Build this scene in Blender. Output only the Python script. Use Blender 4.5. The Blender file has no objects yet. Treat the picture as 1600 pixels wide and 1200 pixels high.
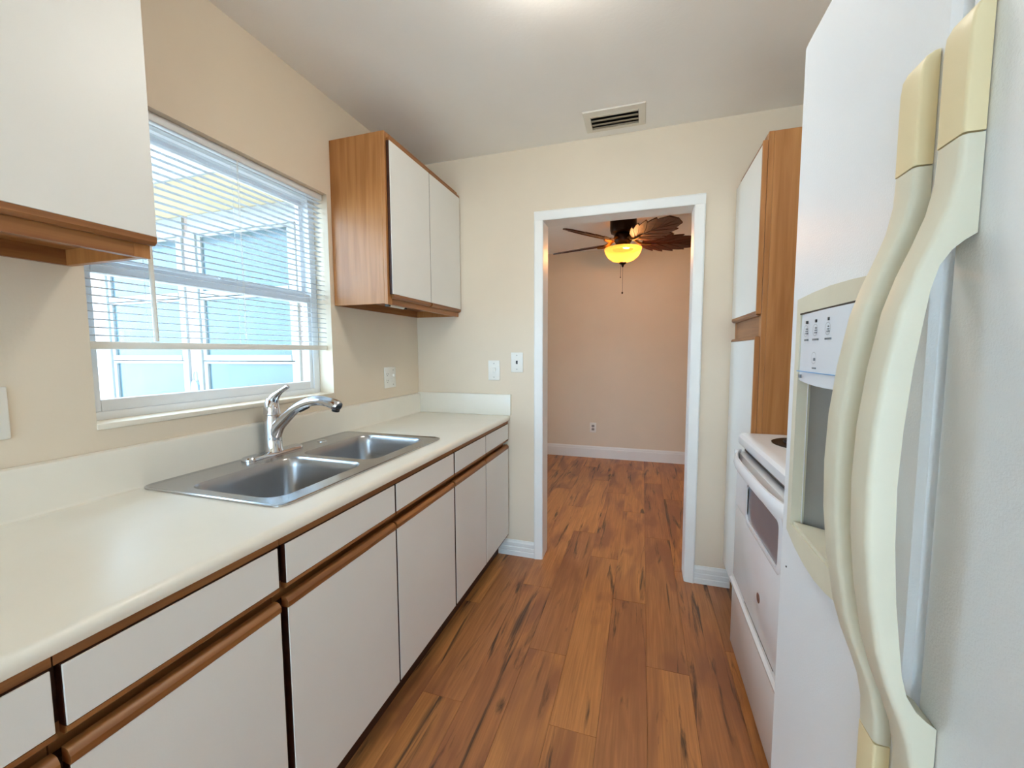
import bpy, bmesh, math, random
from mathutils import Vector, Matrix
random.seed(7)
S = bpy.context.scene
COL = S.collection

# ------------------------------------------------------------------ camera
YAW, PITCH, ROLL, F = 0.3077, -0.0781, -0.0039, 639.63
rt = Vector((math.cos(YAW), math.sin(YAW), 0)); fh = Vector((-math.sin(YAW), math.cos(YAW), 0)); zz = Vector((0, 0, 1))
fw = fh*math.cos(PITCH) + zz*math.sin(PITCH); up0 = -fh*math.sin(PITCH) + zz*math.cos(PITCH)
R_ = rt*math.cos(ROLL) + up0*math.sin(ROLL); U_ = -rt*math.sin(ROLL) + up0*math.cos(ROLL)
cd = bpy.data.cameras.new('camera'); cam = bpy.data.objects.new('camera', cd); COL.objects.link(cam)
cd.sensor_width = 36; cd.lens = F/1600*36; cd.clip_start = 0.02; cd.clip_end = 200
M = Matrix((R_, U_, -fw)).transposed().to_4x4(); M.translation = (1.4037, 0, 1.276); cam.matrix_world = M
S.camera = cam

# ------------------------------------------------------------------ light and exposure
S.view_settings.view_transform = 'Standard'; S.view_settings.look = 'None'
S.view_settings.gamma = 1.0; S.view_settings.use_curve_mapping = False
S.view_settings.exposure = 1.86
SKY = 3.9; LAMP = 9.4; FANLAMP = 24.0; SUN = 12.0
W = bpy.data.worlds.new('sky'); S.world = W; W.use_nodes = True
bg = W.node_tree.nodes['Background']; bg.inputs[0].default_value = (0.53, 0.78, 1.0, 1); bg.inputs[1].default_value = SKY
S.cycles.max_bounces = 10; S.cycles.diffuse_bounces = 6; S.cycles.transparent_max_bounces = 16
S.cycles.sample_clamp_indirect = 6.0; S.cycles.use_denoising = True
S.cycles.caustics_reflective = False; S.cycles.caustics_refractive = False
sl = bpy.data.lights.new('sun', 'SUN'); sl.energy = SUN; sl.angle = .02; sl.color = (1.0, .95, .88)
so_ = bpy.data.objects.new('sun', sl); COL.objects.link(so_); so_.location = (6, 6, 9)
so_.rotation_euler = Vector((-.45, -.35, -1.0)).to_track_quat('-Z', 'Y').to_euler()   # unseen high sun added behind the house, for bounce off the ground
def lamp(name, typ, loc, energy, color, size=0.1):
    l = bpy.data.lights.new(name, typ); l.energy = energy; l.color = color
    if typ == 'POINT': l.shadow_soft_size = size
    o = bpy.data.objects.new(name, l); o.location = loc; COL.objects.link(o); return o

# ------------------------------------------------------------------ materials
def lin(c):
    return tuple((v/255/12.92 if v/255 <= 0.04045 else ((v/255+0.055)/1.055)**2.4) for v in c)
def rgba(c): return (*lin(c), 1)
def newmat(name):
    m = bpy.data.materials.new(name); m.use_nodes = True
    return m, m.node_tree, m.node_tree.nodes['Principled BSDF']
def N(nt, t, **kw):
    n = nt.nodes.new(t)
    for k, v in kw.items():
        if hasattr(n, k): setattr(n, k, v)
        else: n.inputs[k].default_value = v
    return n
def coords(nt, scale=(1, 1, 1), rand=False):
    tc = N(nt, 'ShaderNodeTexCoord'); mp = N(nt, 'ShaderNodeMapping'); mp.inputs['Scale'].default_value = scale
    if rand:
        oi = N(nt, 'ShaderNodeObjectInfo'); mu = N(nt, 'ShaderNodeMath', operation='MULTIPLY'); mu.inputs[1].default_value = 37.0
        cb = N(nt, 'ShaderNodeCombineXYZ'); nt.links.new(oi.outputs['Random'], mu.inputs[0])
        for i in range(3): nt.links.new(mu.outputs[0], cb.inputs[i])
        nt.links.new(cb.outputs[0], mp.inputs['Location'])
    nt.links.new(tc.outputs['Object'], mp.inputs['Vector']); return mp
def paint(name, col, rough=0.5, var=0.04, nscale=6, bump=0.0, bscale=180, metal=0.0, spec=0.5, coat=0.0):
    """painted or moulded surface: slight colour variation and fine relief"""
    m, nt, b = newmat(name)
    mp = coords(nt); nz = N(nt, 'ShaderNodeTexNoise'); nz.inputs['Scale'].default_value = nscale; nz.inputs['Detail'].default_value = 3
    nt.links.new(mp.outputs[0], nz.inputs['Vector'])
    rp = N(nt, 'ShaderNodeValToRGB'); c = lin(col)
    rp.color_ramp.elements[0].position = .3; rp.color_ramp.elements[1].position = .7
    rp.color_ramp.elements[0].color = (*[v*(1-var) for v in c], 1); rp.color_ramp.elements[1].color = (*[min(1, v*(1+var)) for v in c], 1)
    nt.links.new(nz.outputs['Fac'], rp.inputs[0]); nt.links.new(rp.outputs[0], b.inputs['Base Color'])
    b.inputs['Roughness'].default_value = rough; b.inputs['Metallic'].default_value = metal
    b.inputs['Specular IOR Level'].default_value = spec; b.inputs['Coat Weight'].default_value = coat
    if bump:
        n2 = N(nt, 'ShaderNodeTexNoise'); n2.inputs['Scale'].default_value = bscale; n2.inputs['Detail'].default_value = 2
        nt.links.new(mp.outputs[0], n2.inputs['Vector'])
        bp = N(nt, 'ShaderNodeBump'); bp.inputs['Strength'].default_value = bump; bp.inputs['Distance'].default_value = 0.002
        nt.links.new(n2.outputs['Fac'], bp.inputs['Height']); nt.links.new(bp.outputs[0], b.inputs['Normal'])
    return m
def wood(name, dark, light, scale, rough=0.4):
    m, nt, b = newmat(name)
    mp = coords(nt, scale, rand=True)
    nz = N(nt, 'ShaderNodeTexNoise'); nz.inputs['Scale'].default_value = 1; nz.inputs['Detail'].default_value = 6; nz.inputs['Distortion'].default_value = .6
    nt.links.new(mp.outputs[0], nz.inputs['Vector'])
    rp = N(nt, 'ShaderNodeValToRGB'); rp.color_ramp.elements[0].position = .32; rp.color_ramp.elements[1].position = .68
    rp.color_ramp.elements[0].color = rgba(dark); rp.color_ramp.elements[1].color = rgba(light)
    nt.links.new(nz.outputs['Fac'], rp.inputs[0]); nt.links.new(rp.outputs[0], b.inputs['Base Color'])
    b.inputs['Roughness'].default_value = rough
    bp = N(nt, 'ShaderNodeBump'); bp.inputs['Strength'].default_value = .12; bp.inputs['Distance'].default_value = .001
    nt.links.new(nz.outputs['Fac'], bp.inputs['Height']); nt.links.new(bp.outputs[0], b.inputs['Normal'])
    return m
def metal(name, col, rough, stretch=None):
    m, nt, b = newmat(name)
    b.inputs['Metallic'].default_value = 1; b.inputs['Base Color'].default_value = rgba(col); b.inputs['Roughness'].default_value = rough
    mp = coords(nt, stretch or (20, 20, 20)); nz = N(nt, 'ShaderNodeTexNoise'); nz.inputs['Scale'].default_value = 1; nz.inputs['Detail'].default_value = 3
    nt.links.new(mp.outputs[0], nz.inputs['Vector'])
    mr = N(nt, 'ShaderNodeMapRange'); mr.inputs['To Min'].default_value = rough*.8; mr.inputs['To Max'].default_value = rough*1.25
    nt.links.new(nz.outputs['Fac'], mr.inputs['Value']); nt.links.new(mr.outputs[0], b.inputs['Roughness'])
    if stretch:
        bp = N(nt, 'ShaderNodeBump'); bp.inputs['Strength'].default_value = .06; bp.inputs['Distance'].default_value = .001
        nt.links.new(nz.outputs['Fac'], bp.inputs['Height']); nt.links.new(bp.outputs[0], b.inputs['Normal'])
    return m
def glass(name, tint, refl=0.08):
    m = bpy.data.materials.new(name); m.use_nodes = True; nt = m.node_tree; nt.nodes.clear()
    o = N(nt, 'ShaderNodeOutputMaterial'); mix = N(nt, 'ShaderNodeMixShader'); tr = N(nt, 'ShaderNodeBsdfTransparent'); gl = N(nt, 'ShaderNodeBsdfGlossy')
    tr.inputs[0].default_value = (*tint, 1); gl.inputs['Roughness'].default_value = 0.02
    mix.inputs[0].default_value = refl
    nt.links.new(tr.outputs[0], mix.inputs[1]); nt.links.new(gl.outputs[0], mix.inputs[2]); nt.links.new(mix.outputs[0], o.inputs[0]); return m
def emit(name, col, strength):
    m, nt, b = newmat(name); b.inputs['Base Color'].default_value = (*col, 1)
    b.inputs['Emission Color'].default_value = (*col, 1); b.inputs['Emission Strength'].default_value = strength; b.inputs['Roughness'].default_value = .3
    return m

WALL = paint('beige_wall_paint', (228, 214, 193), .85, .02, 3, .12, 120)
SILL = paint('cream_sill_paint', (232, 222, 204), .6, .02)
CEIL = paint('white_ceiling_paint', (246, 245, 241), .9, .02, 3, .2, 90)
TRIM = paint('white_trim_paint', (236, 236, 232), .4, .02, 5, .03, 60)
LAM = paint('white_cabinet_laminate', (230, 229, 224), .42, .015, 4, .05, 300)
OAKZ = wood('oak_grain_upright', (160, 104, 54), (186, 130, 76), (38, 38, 2.2))
OAKY = wood('shaded_oak_lengthwise', (128, 78, 40), (162, 108, 60), (45, 2.2, 45))  # darker than the upright oak: underside shade is worked into the colour
DARK = wood('dark_stained_wood', (50, 24, 12), (74, 38, 20), (40, 3, 40), .5)
COUNTER = paint('cream_counter_laminate', (235, 231, 219), .28, .015, 9, .02, 60)
STEEL = metal('brushed_steel', (190, 190, 192), .24, (3, 260, 3))
STEELB = metal('brushed_steel_bowl', (175, 175, 176), .3, (4, 4, 240))
CHROME = metal('polished_chrome', (215, 217, 222), .05)
BLACK = paint('black_plastic', (18, 18, 18), .4)
FRW = paint('textured_white_appliance_enamel', (232, 236, 240), .38, .01, 5, .2, 420)
ENAMEL = paint('smooth_white_enamel', (234, 236, 240), .22, .01, 5)
CREAM = paint('yellowed_cream_plastic', (216, 212, 192), .45, .03, 14, .05, 200)
CAPM = paint('yellowed_cap_plastic', (228, 213, 172), .45, .02, 10)
PANELM = paint('white_panel_plastic', (226, 234, 244), .25, .01)
GREYP = paint('grey_plastic', (150, 150, 146), .5, .02, 10, .1, 200)
INK = paint('grey_print', (128, 136, 144), .5)
BLUEINK = paint('blue_print', (110, 160, 205), .5)
OVENG = paint('grey_oven_glass', (120, 124, 134), .12, .03, 10)
COIL = paint('dark_burner_metal', (52, 46, 44), .5, .1, 30)
BADGE = paint('copper_badge', (120, 84, 72), .35)
PLATE = paint('white_plate_plastic', (236, 235, 228), .35, .01)
VINYL = paint('white_vinyl', (228, 232, 236), .35, .01)
ALUM = paint('aged_white_vent_enamel', (226, 221, 208), .45, .03, 20)
VENTD = paint('darker_vent_slat', (150, 142, 126), .6, .05, 30)
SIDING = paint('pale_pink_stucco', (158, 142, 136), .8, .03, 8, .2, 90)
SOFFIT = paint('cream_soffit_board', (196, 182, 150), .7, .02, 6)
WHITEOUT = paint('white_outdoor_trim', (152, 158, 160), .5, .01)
PATIO = paint('pale_patio_concrete', (156, 154, 146), .9, .08, 2, .3, 60)
BRONZE = metal('dark_bronze', (44, 34, 30), .35)
BRASS = metal('antique_brass', (190, 150, 96), .3)
MAHOG = wood('mahogany_blade', (46, 18, 8), (84, 36, 16), (3, 40, 40), .5)
LOCK = paint('blue_grey_lock', (150, 172, 190), .4)
GLASS = glass('clear_window_glass', (0.96, 0.98, 1.0), .07)
DOME = emit('lit_dome_glass', (1.0, 0.95, 0.87), LAMP)
def amber_glass():
    m = bpy.data.materials.new('lit_amber_glass'); m.use_nodes = True; nt = m.node_tree; nt.nodes.clear()
    o = N(nt, 'ShaderNodeOutputMaterial'); mix = N(nt, 'ShaderNodeMixShader'); ad = N(nt, 'ShaderNodeAddShader')
    tr = N(nt, 'ShaderNodeBsdfTransparent'); em = N(nt, 'ShaderNodeEmission'); df = N(nt, 'ShaderNodeBsdfDiffuse')
    tr.inputs[0].default_value = (1.0, .82, .6, 1); em.inputs[0].default_value = (1.0, .46, .07, 1); em.inputs[1].default_value = .36; df.inputs[0].default_value = (.35, .2, .06, 1)
    mix.inputs[0].default_value = .45
    nt.links.new(em.outputs[0], ad.inputs[0]); nt.links.new(df.outputs[0], ad.inputs[1])
    nt.links.new(ad.outputs[0], mix.inputs[1]); nt.links.new(tr.outputs[0], mix.inputs[2]); nt.links.new(mix.outputs[0], o.inputs[0]); return m
BOWL = amber_glass()

def blind_mat():
    m = bpy.data.materials.new('translucent_white_slat'); m.use_nodes = True; nt = m.node_tree; nt.nodes.clear()
    o = N(nt, 'ShaderNodeOutputMaterial'); mix = N(nt, 'ShaderNodeMixShader'); d = N(nt, 'ShaderNodeBsdfDiffuse'); t = N(nt, 'ShaderNodeBsdfTranslucent')
    d.inputs[0].default_value = (.66, .69, .72, 1); t.inputs[0].default_value = (.6, .68, .76, 1); mix.inputs[0].default_value = .25
    nt.links.new(d.outputs[0], mix.inputs[1]); nt.links.new(t.outputs[0], mix.inputs[2]); nt.links.new(mix.outputs[0], o.inputs[0]); return m
SLAT = blind_mat()
def pane_mat():
    m, nt, b = newmat('reflection_tinted_glass')
    mp = coords(nt, (1, 1, 1)); nz = N(nt, 'ShaderNodeTexNoise'); nz.inputs['Scale'].default_value = 5; nz.inputs['Detail'].default_value = 4
    nt.links.new(mp.outputs[0], nz.inputs['Vector'])
    rp = N(nt, 'ShaderNodeValToRGB'); rp.color_ramp.elements[0].position = .35; rp.color_ramp.elements[1].position = .7
    rp.color_ramp.elements[0].color = rgba((66, 86, 88)); rp.color_ramp.elements[1].color = rgba((74, 94, 108))  # mottled blue-green tones paint sky and garden reflections into the panes
    nt.links.new(nz.outputs['Fac'], rp.inputs[0]); nt.links.new(rp.outputs[0], b.inputs['Base Color'])
    b.inputs['Roughness'].default_value = .15; return m
PANE = pane_mat()
def plank_mat():
    m, nt, b = newmat('laminate_plank')
    oi = N(nt, 'ShaderNodeObjectInfo')
    def noise(scale, s, det=4, dist=.0, rough=.5):
        mp = coords(nt, scale, rand=True); n = N(nt, 'ShaderNodeTexNoise'); n.inputs['Scale'].default_value = s; n.inputs['Detail'].default_value = det
        n.inputs['Distortion'].default_value = dist; n.inputs['Roughness'].default_value = rough
        nt.links.new(mp.outputs[0], n.inputs['Vector']); return n
    def ramp(p0, c0, p1, c1):
        r = N(nt, 'ShaderNodeValToRGB'); r.color_ramp.elements[0].position = p0; r.color_ramp.elements[1].position = p1
        r.color_ramp.elements[0].color = c0; r.color_ramp.elements[1].color = c1; return r
    def mixc(fac, a, bcol, typ='MIX'):
        x = N(nt, 'ShaderNodeMixRGB', blend_type=typ)
        for i, v in enumerate((fac, a, bcol)):
            if hasattr(v, 'is_linked') or hasattr(v, 'links'): nt.links.new(v, x.inputs[i])
            else: x.inputs[i].default_value = v
        return x.outputs[0]
    tone = N(nt, 'ShaderNodeValToRGB'); els = tone.color_ramp.elements
    els[0].position = 0; els[0].color = rgba((174, 116, 77)); els[1].position = 1; els[1].color = rgba((208, 144, 86))
    e = els.new(.3); e.color = rgba((188, 127, 76)); e = els.new(.55); e.color = rgba((202, 138, 82)); e = els.new(.75); e.color = rgba((184, 122, 75))
    tone.color_ramp.interpolation = 'LINEAR'
    nt.links.new(oi.outputs['Random'], tone.inputs[0])
    grain = noise((34, 1.5, 1), 1.2, 7, .9, .6); g = ramp(.3, (.80, .78, .76, 1), .72, (1.1, 1.1, 1.1, 1)); nt.links.new(grain.outputs['Fac'], g.inputs[0])
    c = mixc(1.0, tone.outputs[0], g.outputs[0], 'MULTIPLY')
    fine = noise((150, 5, 1), 1.0, 3, .2); fg = ramp(.35, (.86, .85, .84, 1), .65, (1.06, 1.06, 1.06, 1)); nt.links.new(fine.outputs['Fac'], fg.inputs[0])
    c = mixc(1.0, c, fg.outputs[0], 'MULTIPLY')
    patch = noise((8, 1.8, 1), 1.0, 3, .6); p = ramp(.46, (0, 0, 0, 1), .62, (.85, .85, .85, 1)); nt.links.new(patch.outputs['Fac'], p.inputs[0])
    c = mixc(p.outputs[0], c, rgba((144, 90, 62)))
    streak = noise((15, 1.15, 1), 1.0, 6, 1.3, .62); s = ramp(.565, (0, 0, 0, 1), .66, (.9, .9, .9, 1)); nt.links.new(streak.outputs['Fac'], s.inputs[0])
    c = mixc(s.outputs[0], c, rgba((64, 47, 40)))
    nt.links.new(c, b.inputs['Base Color']); b.inputs['Roughness'].default_value = .42
    bp = N(nt, 'ShaderNodeBump'); bp.inputs['Strength'].default_value = .1; bp.inputs['Distance'].default_value = .001
    nt.links.new(grain.outputs['Fac'], bp.inputs['Height']); nt.links.new(bp.outputs[0], b.inputs['Normal'])
    return m
PLANK = plank_mat()

# ------------------------------------------------------------------ mesh helpers (all in world coordinates)
def BM(): return bmesh.new()
def merge(bm, t):
    me = bpy.data.meshes.new('tmp'); t.to_mesh(me); t.free(); bm.from_mesh(me); bpy.data.meshes.remove(me)
def box(bm, x0, x1, y0, y1, z0, z1, bev=0.0, seg=2):
    t = BM(); bmesh.ops.create_cube(t, size=1)
    for v in t.verts: v.co = Vector((x0+(v.co.x+.5)*(x1-x0), y0+(v.co.y+.5)*(y1-y0), z0+(v.co.z+.5)*(z1-z0)))
    if bev: bmesh.ops.bevel(t, geom=t.edges[:], offset=bev, segments=seg, profile=.5, affect='EDGES')
    merge(bm, t); return bm
def B(*a, **k): return box(BM(), *a, **k)
def prism(bm, pts, axis, a0, a1, bev=0.0, seg=2):
    """extrude a closed 2-D outline along an axis; pts are the two other coordinates in xyz order"""
    t = BM(); vs = []
    for u, v in pts:
        co = {'x': (a0, u, v), 'y': (u, a0, v), 'z': (u, v, a0)}[axis]; vs.append(t.verts.new(co))
    f = t.faces.new(vs); r = bmesh.ops.extrude_face_region(t, geom=[f])
    d = Vector({'x': (a1-a0, 0, 0), 'y': (0, a1-a0, 0), 'z': (0, 0, a1-a0)}[axis])
    for g in r['geom']:
        if isinstance(g, bmesh.types.BMVert): g.co += d
    bmesh.ops.recalc_face_normals(t, faces=t.faces[:])
    if bev: 
        ed = [e for e in t.edges if e.calc_face_angle(0) > .5]
        bmesh.ops.bevel(t, geom=ed, offset=bev, segments=seg, profile=.5, affect='EDGES')
    merge(bm, t); return bm
def lathe(bm, prof, loc=(0, 0, 0), n=32, axis='z'):
    t = BM(); rings = []
    for r, z in prof:
        ring = []
        for i in range(n):
            a = 2*math.pi*i/n; c, s = math.cos(a)*r, math.sin(a)*r
            ring.append(t.verts.new({'z': (c, s, z), 'x': (z, c, s), 'y': (s, z, c)}[axis]))
        rings.append(ring)
    for a, b in zip(rings, rings[1:]):
        for i in range(n): t.faces.new((a[i], a[(i+1) % n], b[(i+1) % n], b[i]))
    for ring, flip in ((rings[0], True), (rings[-1], False)):
        t.faces.new(ring[::-1] if flip else ring)
    bmesh.ops.remove_doubles(t, verts=t.verts[:], dist=1e-6); bmesh.ops.recalc_face_normals(t, faces=t.faces[:])
    bmesh.ops.translate(t, verts=t.verts[:], vec=loc); merge(bm, t); return bm
def tube(bm, pts, rad, n=12, flat=1.0):
    """round bar along points with a radius per point"""
    pts = [Vector(p) for p in pts]; rad = rad if hasattr(rad, '__len__') else [rad]*len(pts)
    t = BM(); rings = []; prev = None
    for i, p in enumerate(pts):
        d = (pts[min(i+1, len(pts)-1)] - pts[max(i-1, 0)]).normalized()
        if prev is None: u = d.orthogonal().normalized(); 
        else: u = (prev - d*prev.dot(d)).normalized()
        w = d.cross(u); prev = u
        rings.append([t.verts.new(p + (u*math.cos(2*math.pi*k/n) + w*math.sin(2*math.pi*k/n)*flat)*rad[i]) for k in range(n)])
    for a, b in zip(rings, rings[1:]):
        for i in range(n): t.faces.new((a[i], a[(i+1) % n], b[(i+1) % n], b[i]))
    t.faces.new(rings[0][::-1]); t.faces.new(rings[-1])
    bmesh.ops.recalc_face_normals(t, faces=t.faces[:]); merge(bm, t); return bm
def bez(pts, n=24):
    """Catmull-Rom through points"""
    P = [Vector(p) for p in pts]; P = [2*P[0]-P[1]] + P + [2*P[-1]-P[-2]]; out = []
    segs = len(P)-3
    for s in range(segs):
        a, b, c, d = P[s:s+4]
        for k in range(n//segs + 1):
            t = k/(n//segs + 1)
            out.append(.5*((2*b) + (c-a)*t + (2*a-5*b+4*c-d)*t*t + (3*b-a-3*c+d)*t**3))
    out.append(P[-2]); return out
def rrect(x0, x1, y0, y1, r, n=6):
    out = []
    for cx, cy, a0 in ((x1-r, y1-r, 0), (x0+r, y1-r, 90), (x0+r, y0+r, 180), (x1-r, y0+r, 270)):
        for k in range(n+1):
            a = math.radians(a0 + 90*k/n); out.append((cx+r*math.cos(a), cy+r*math.sin(a)))
    return out
def loft(bm, loops, cap0=False, cap1=False):
    t = BM(); R = [[t.verts.new(p) for p in L] for L in loops]
    for a, b in zip(R, R[1:]):
        n = len(a)
        for i in range(n): t.faces.new((a[i], a[(i+1) % n], b[(i+1) % n], b[i]))
    if cap0: t.faces.new(R[0][::-1])
    if cap1: t.faces.new(R[-1])
    bmesh.ops.recalc_face_normals(t, faces=t.faces[:]); merge(bm, t); return bm
def holed(bm, outer, holes, z):
    """flat plate with holes at height z"""
    t = BM(); es = []
    for L in [outer]+holes:
        vs = [t.verts.new((x, y, z)) for x, y in L]
        es += [t.edges.new((vs[i], vs[(i+1) % len(vs)])) for i in range(len(vs))]
    bmesh.ops.triangle_fill(t, use_beauty=True, use_dissolve=False, edges=es)
    for f in t.faces:
        if f.normal.z < 0: f.normal_flip()
    merge(bm, t); return bm
def wloc(o):
    v = Vector((0, 0, 0))
    while o: v += o.location; o = o.parent
    return v
def obj(name, bm, mat, parent=None, loc=None, smooth=35, label=None):
    me = bpy.data.meshes.new(name)
    off = wloc(parent) + Vector(loc or (0, 0, 0))
    if parent is not None or loc is not None: bmesh.ops.translate(bm, verts=bm.verts[:], vec=-off)
    bm.to_mesh(me); bm.free(); me.materials.append(mat)
    if smooth:
        me.polygons.foreach_set('use_smooth', [True]*len(me.polygons)); me.set_sharp_from_angle(angle=math.radians(smooth))
    o = bpy.data.objects.new(name, me); COL.objects.link(o); o.parent = parent
    if loc is not None: o.location = loc
    if label: o['label'] = label
    return o
def thing(name, label, cat, loc, group=None):
    o = bpy.data.objects.new(name, None); COL.objects.link(o); o.location = loc; o.empty_display_size = .05
    o['label'] = label; o['category'] = cat
    if group: o['group'] = group
    return o
def tag(o, label, cat, group=None):
    o['label'] = label; o['category'] = cat
    if group: o['group'] = group
    return o
def struct(name, bm, mat, smooth=35, loc=None):
    o = obj(name, bm, mat, None, loc, smooth); o['kind'] = 'structure'; return o
def sempty(name, loc):
    o = bpy.data.objects.new(name, None); COL.objects.link(o); o.location = loc; o['kind'] = 'structure'; return o

# ------------------------------------------------------------------ room shell
D = 2.382; DF = 2.50; D2 = 4.94; H = 2.45; WR = 2.46
YR = -3.2
WY0, WY1, WZ0, WZ1 = .705, 1.602, 1.084, 2.004       # kitchen window opening
w = BM()
box(w, -.14, 0, YR, WY0, 0, H); box(w, -.14, 0, WY1, D, 0, H); box(w, -.14, 0, WY0, WY1, 0, WZ0); box(w, -.14, 0, WY0, WY1, WZ1, H)
struct('wall_left', w, WALL, 0)
DX0, DX1, DZ = .842, 1.648, 2.033                      # doorway opening
w = BM()
box(w, -.14, DX0-.012, D, DF, 0, H); box(w, DX1+.012, WR+.2, D, DF, 0, H); box(w, DX0-.012, DX1+.012, D, DF, DZ+.012, H)
struct('wall_back', w, WALL, 0)
struct('wall_right', B(WR, WR+.12, YR, D, 0, H), WALL, 0)
GX0, GX1, GZ = .2, 2.3, 2.08                          # unseen glazed door added behind the camera to let in daylight
w = BM()
box(w, -.14, GX0, YR-.12, YR, 0, H); box(w, GX1, WR+.12, YR-.12, YR, 0, H); box(w, GX0, GX1, YR-.12, YR, GZ, H)
struct('wall_rear', w, WALL, 0)
pd = sempty('added_door', ((GX0+GX1)/2, YR-.06, 0))
for a, b, y in ((GX0, (GX0+GX1)/2+.025, YR-.075), ((GX0+GX1)/2-.025, GX1, YR-.035)):
    for q0, q1 in ((a, a+.05), (b-.05, b)): obj('door_stile', B(q0, q1, y-.018, y+.018, .0, GZ), VINYL, pd)
    for q0, q1 in ((.0, .06), (GZ-.05, GZ)): obj('door_rail', B(a+.05, b-.05, y-.018, y+.018, q0, q1), VINYL, pd)
    obj('pane', B(a+.05, b-.05, y-.003, y+.003, .06, GZ-.05), GLASS, pd)
FX0, FX1 = -.75, 2.55
struct('wall_far', B(FX0-.12, FX1+.12, D2, D2+.12, 0, H), WALL, 0)
w = BM()
box(w, FX0-.12, FX0, DF, 3.0, 0, H); box(w, FX0-.12, FX0, 3.9, D2, 0, H); box(w, FX0-.12, FX0, 3.0, 3.9, 0, .85); box(w, FX0-.12, FX0, 3.0, 3.9, 2.1, H)
struct('wall_far_left', w, WALL, 0)
fwin = sempty('window_4', (FX0-.06, 3.75, .85))  # unseen window added to brighten the far room with daylight
obj('frame', B(FX0-.09, FX0-.03, 3.0, 3.045, .85, 2.1), VINYL, fwin); obj('frame', B(FX0-.09, FX0-.03, 3.855, 3.9, .85, 2.1), VINYL, fwin)
obj('frame', B(FX0-.09, FX0-.03, 3.045, 3.855, .85, .895), VINYL, fwin); obj('frame', B(FX0-.09, FX0-.03, 3.045, 3.855, 2.055, 2.1), VINYL, fwin)
obj('meeting_rail', B(FX0-.085, FX0-.04, 3.045, 3.855, 1.45, 1.49), VINYL, fwin)
obj('pane', B(FX0-.062, FX0-.058, 3.045, 3.855, .895, 1.45), GLASS, fwin); obj('pane', B(FX0-.062, FX0-.058, 3.045, 3.855, 1.49, 2.055), GLASS, fwin)
struct('wall_far_right', B(FX1, FX1+.12, DF, D2, 0, H), WALL, 0)
struct('wall_far_front', B(FX0-.12, -.14, D+.02, DF, 0, H), WALL, 0)
struct('ceiling', B(FX0-.12, FX1+.12, YR-.12, D2+.12, H, H+.1), CEIL, 0)

# floor slab and its planks, laid lengthwise down the kitchen
floor = struct('floor', B(FX0-.12, FX1+.12, YR-.12, D2+.12, -.1, -.008), PLANK, 0)
PW, PL = .161, 1.22
starts = {0: 1.28, 1: 2.085-PL, 2: 1.62, 3: 1.286, 4: 2.09, 5: 2.88, 6: 3.69, -1: 1.85, -2: 2.5, -3: 1.1, -4: 1.9}
pcache = {}
for k in range(-9, 12):
    x0 = .640 + PW*k
    if x0+PW < FX0 or x0 > FX1: continue
    s = starts.get(k, 1.0 + (k*0.47) % PL)
    s = s - PL*math.ceil((s-YR)/PL)
    while s < D2:
        a, b = max(s, YR+.0), min(s+PL, D2); s += PL
        xa, xb = max(x0, FX0), min(x0+PW, FX1)
        if b-a < .02 or xb-xa < .01: continue
        if (b < DF and (xb < 0.5 or xa > 1.95)) or b < -1.2: continue     # never in view: under the cabinets and appliances
        if a > DF+.05 and (xb < -.3): continue
        key = (round(b-a, 3), round(xb-xa, 3))
        if key not in pcache:
            bm = B(0, key[1]-.0007, 0, key[0]-.0007, -.009, 0, bev=.0006, seg=1)
            me = bpy.data.meshes.new('plank'); bm.to_mesh(me); bm.free(); me.materials.append(PLANK); pcache[key] = me
        o = bpy.data.objects.new('plank', pcache[key]); COL.objects.link(o); o.location = (xa, a, 0); o.parent = floor

# baseboards
def ridged(x0, x1, y):                                   # kitchen baseboard with three ridges
    p = [(y, 0), (y-.014, 0), (y-.014, .028), (y-.010, .032), (y-.013, .036), (y-.013, .055), (y-.009, .060), (y-.012, .064), (y-.012, .082), (y-.007, .090), (y-.005, .098), (y, .098)]
    return prism(BM(), p, 'x', x0, x1)
struct('baseboard_left', ridged(.53, .795, D), TRIM, 20)
struct('baseboard_right', ridged(1.70, 1.90, D), TRIM, 20)
def colonial(x0, x1, y):
    p = [(y, 0), (y-.015, 0), (y-.015, .105), (y-.010, .115), (y-.011, .122), (y-.006, .135), (y-.004, .140), (y, .140)]
    return prism(BM(), p, 'x', x0, x1)
struct('baseboard_far', colonial(FX0, FX1, D2), TRIM, 20)

# doorway casing and jambs
door = sempty('door_1', (1.245, D, 0))
def cas_profile(c):      # c = outer .. inner offsets across the casing, with thickness
    return c
cw = .052
c = BM()
prism(c, [(DX0-cw, D), (DX0-cw, D-.016), (DX0-cw+.006, D-.019), (DX0-.014, D-.014), (DX0-.004, D-.011), (DX0, D-.008), (DX0, D)], 'z', 0, DZ+.0)
obj('casing', c, TRIM, door, smooth=20)
c = BM(); prism(c, [(DX1+cw, D), (DX1+cw, D-.016), (DX1+cw-.006, D-.019), (DX1+.014, D-.014), (DX1+.004, D-.011), (DX1, D-.008), (DX1, D)], 'z', 0, DZ)
obj('casing', c, TRIM, door, smooth=20)
c = BM(); prism(c, [(D, DZ+cw), (D-.016, DZ+cw), (D-.019, DZ+cw-.006), (D-.014, DZ+.014), (D-.011, DZ+.004), (D-.008, DZ), (D, DZ)], 'x', DX0-cw, DX1+cw)
obj('casing', c, TRIM, door, smooth=20)
obj('jamb', B(DX0-.012, DX0, D-.004, DF+.004, 0, DZ), TRIM, door)
obj('jamb', B(DX1, DX1+.012, D-.004, DF+.004, 0, DZ), TRIM, door)
obj('jamb', B(DX0-.012, DX1+.012, D-.004, DF+.004, DZ, DZ+.012), TRIM, door)

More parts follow.
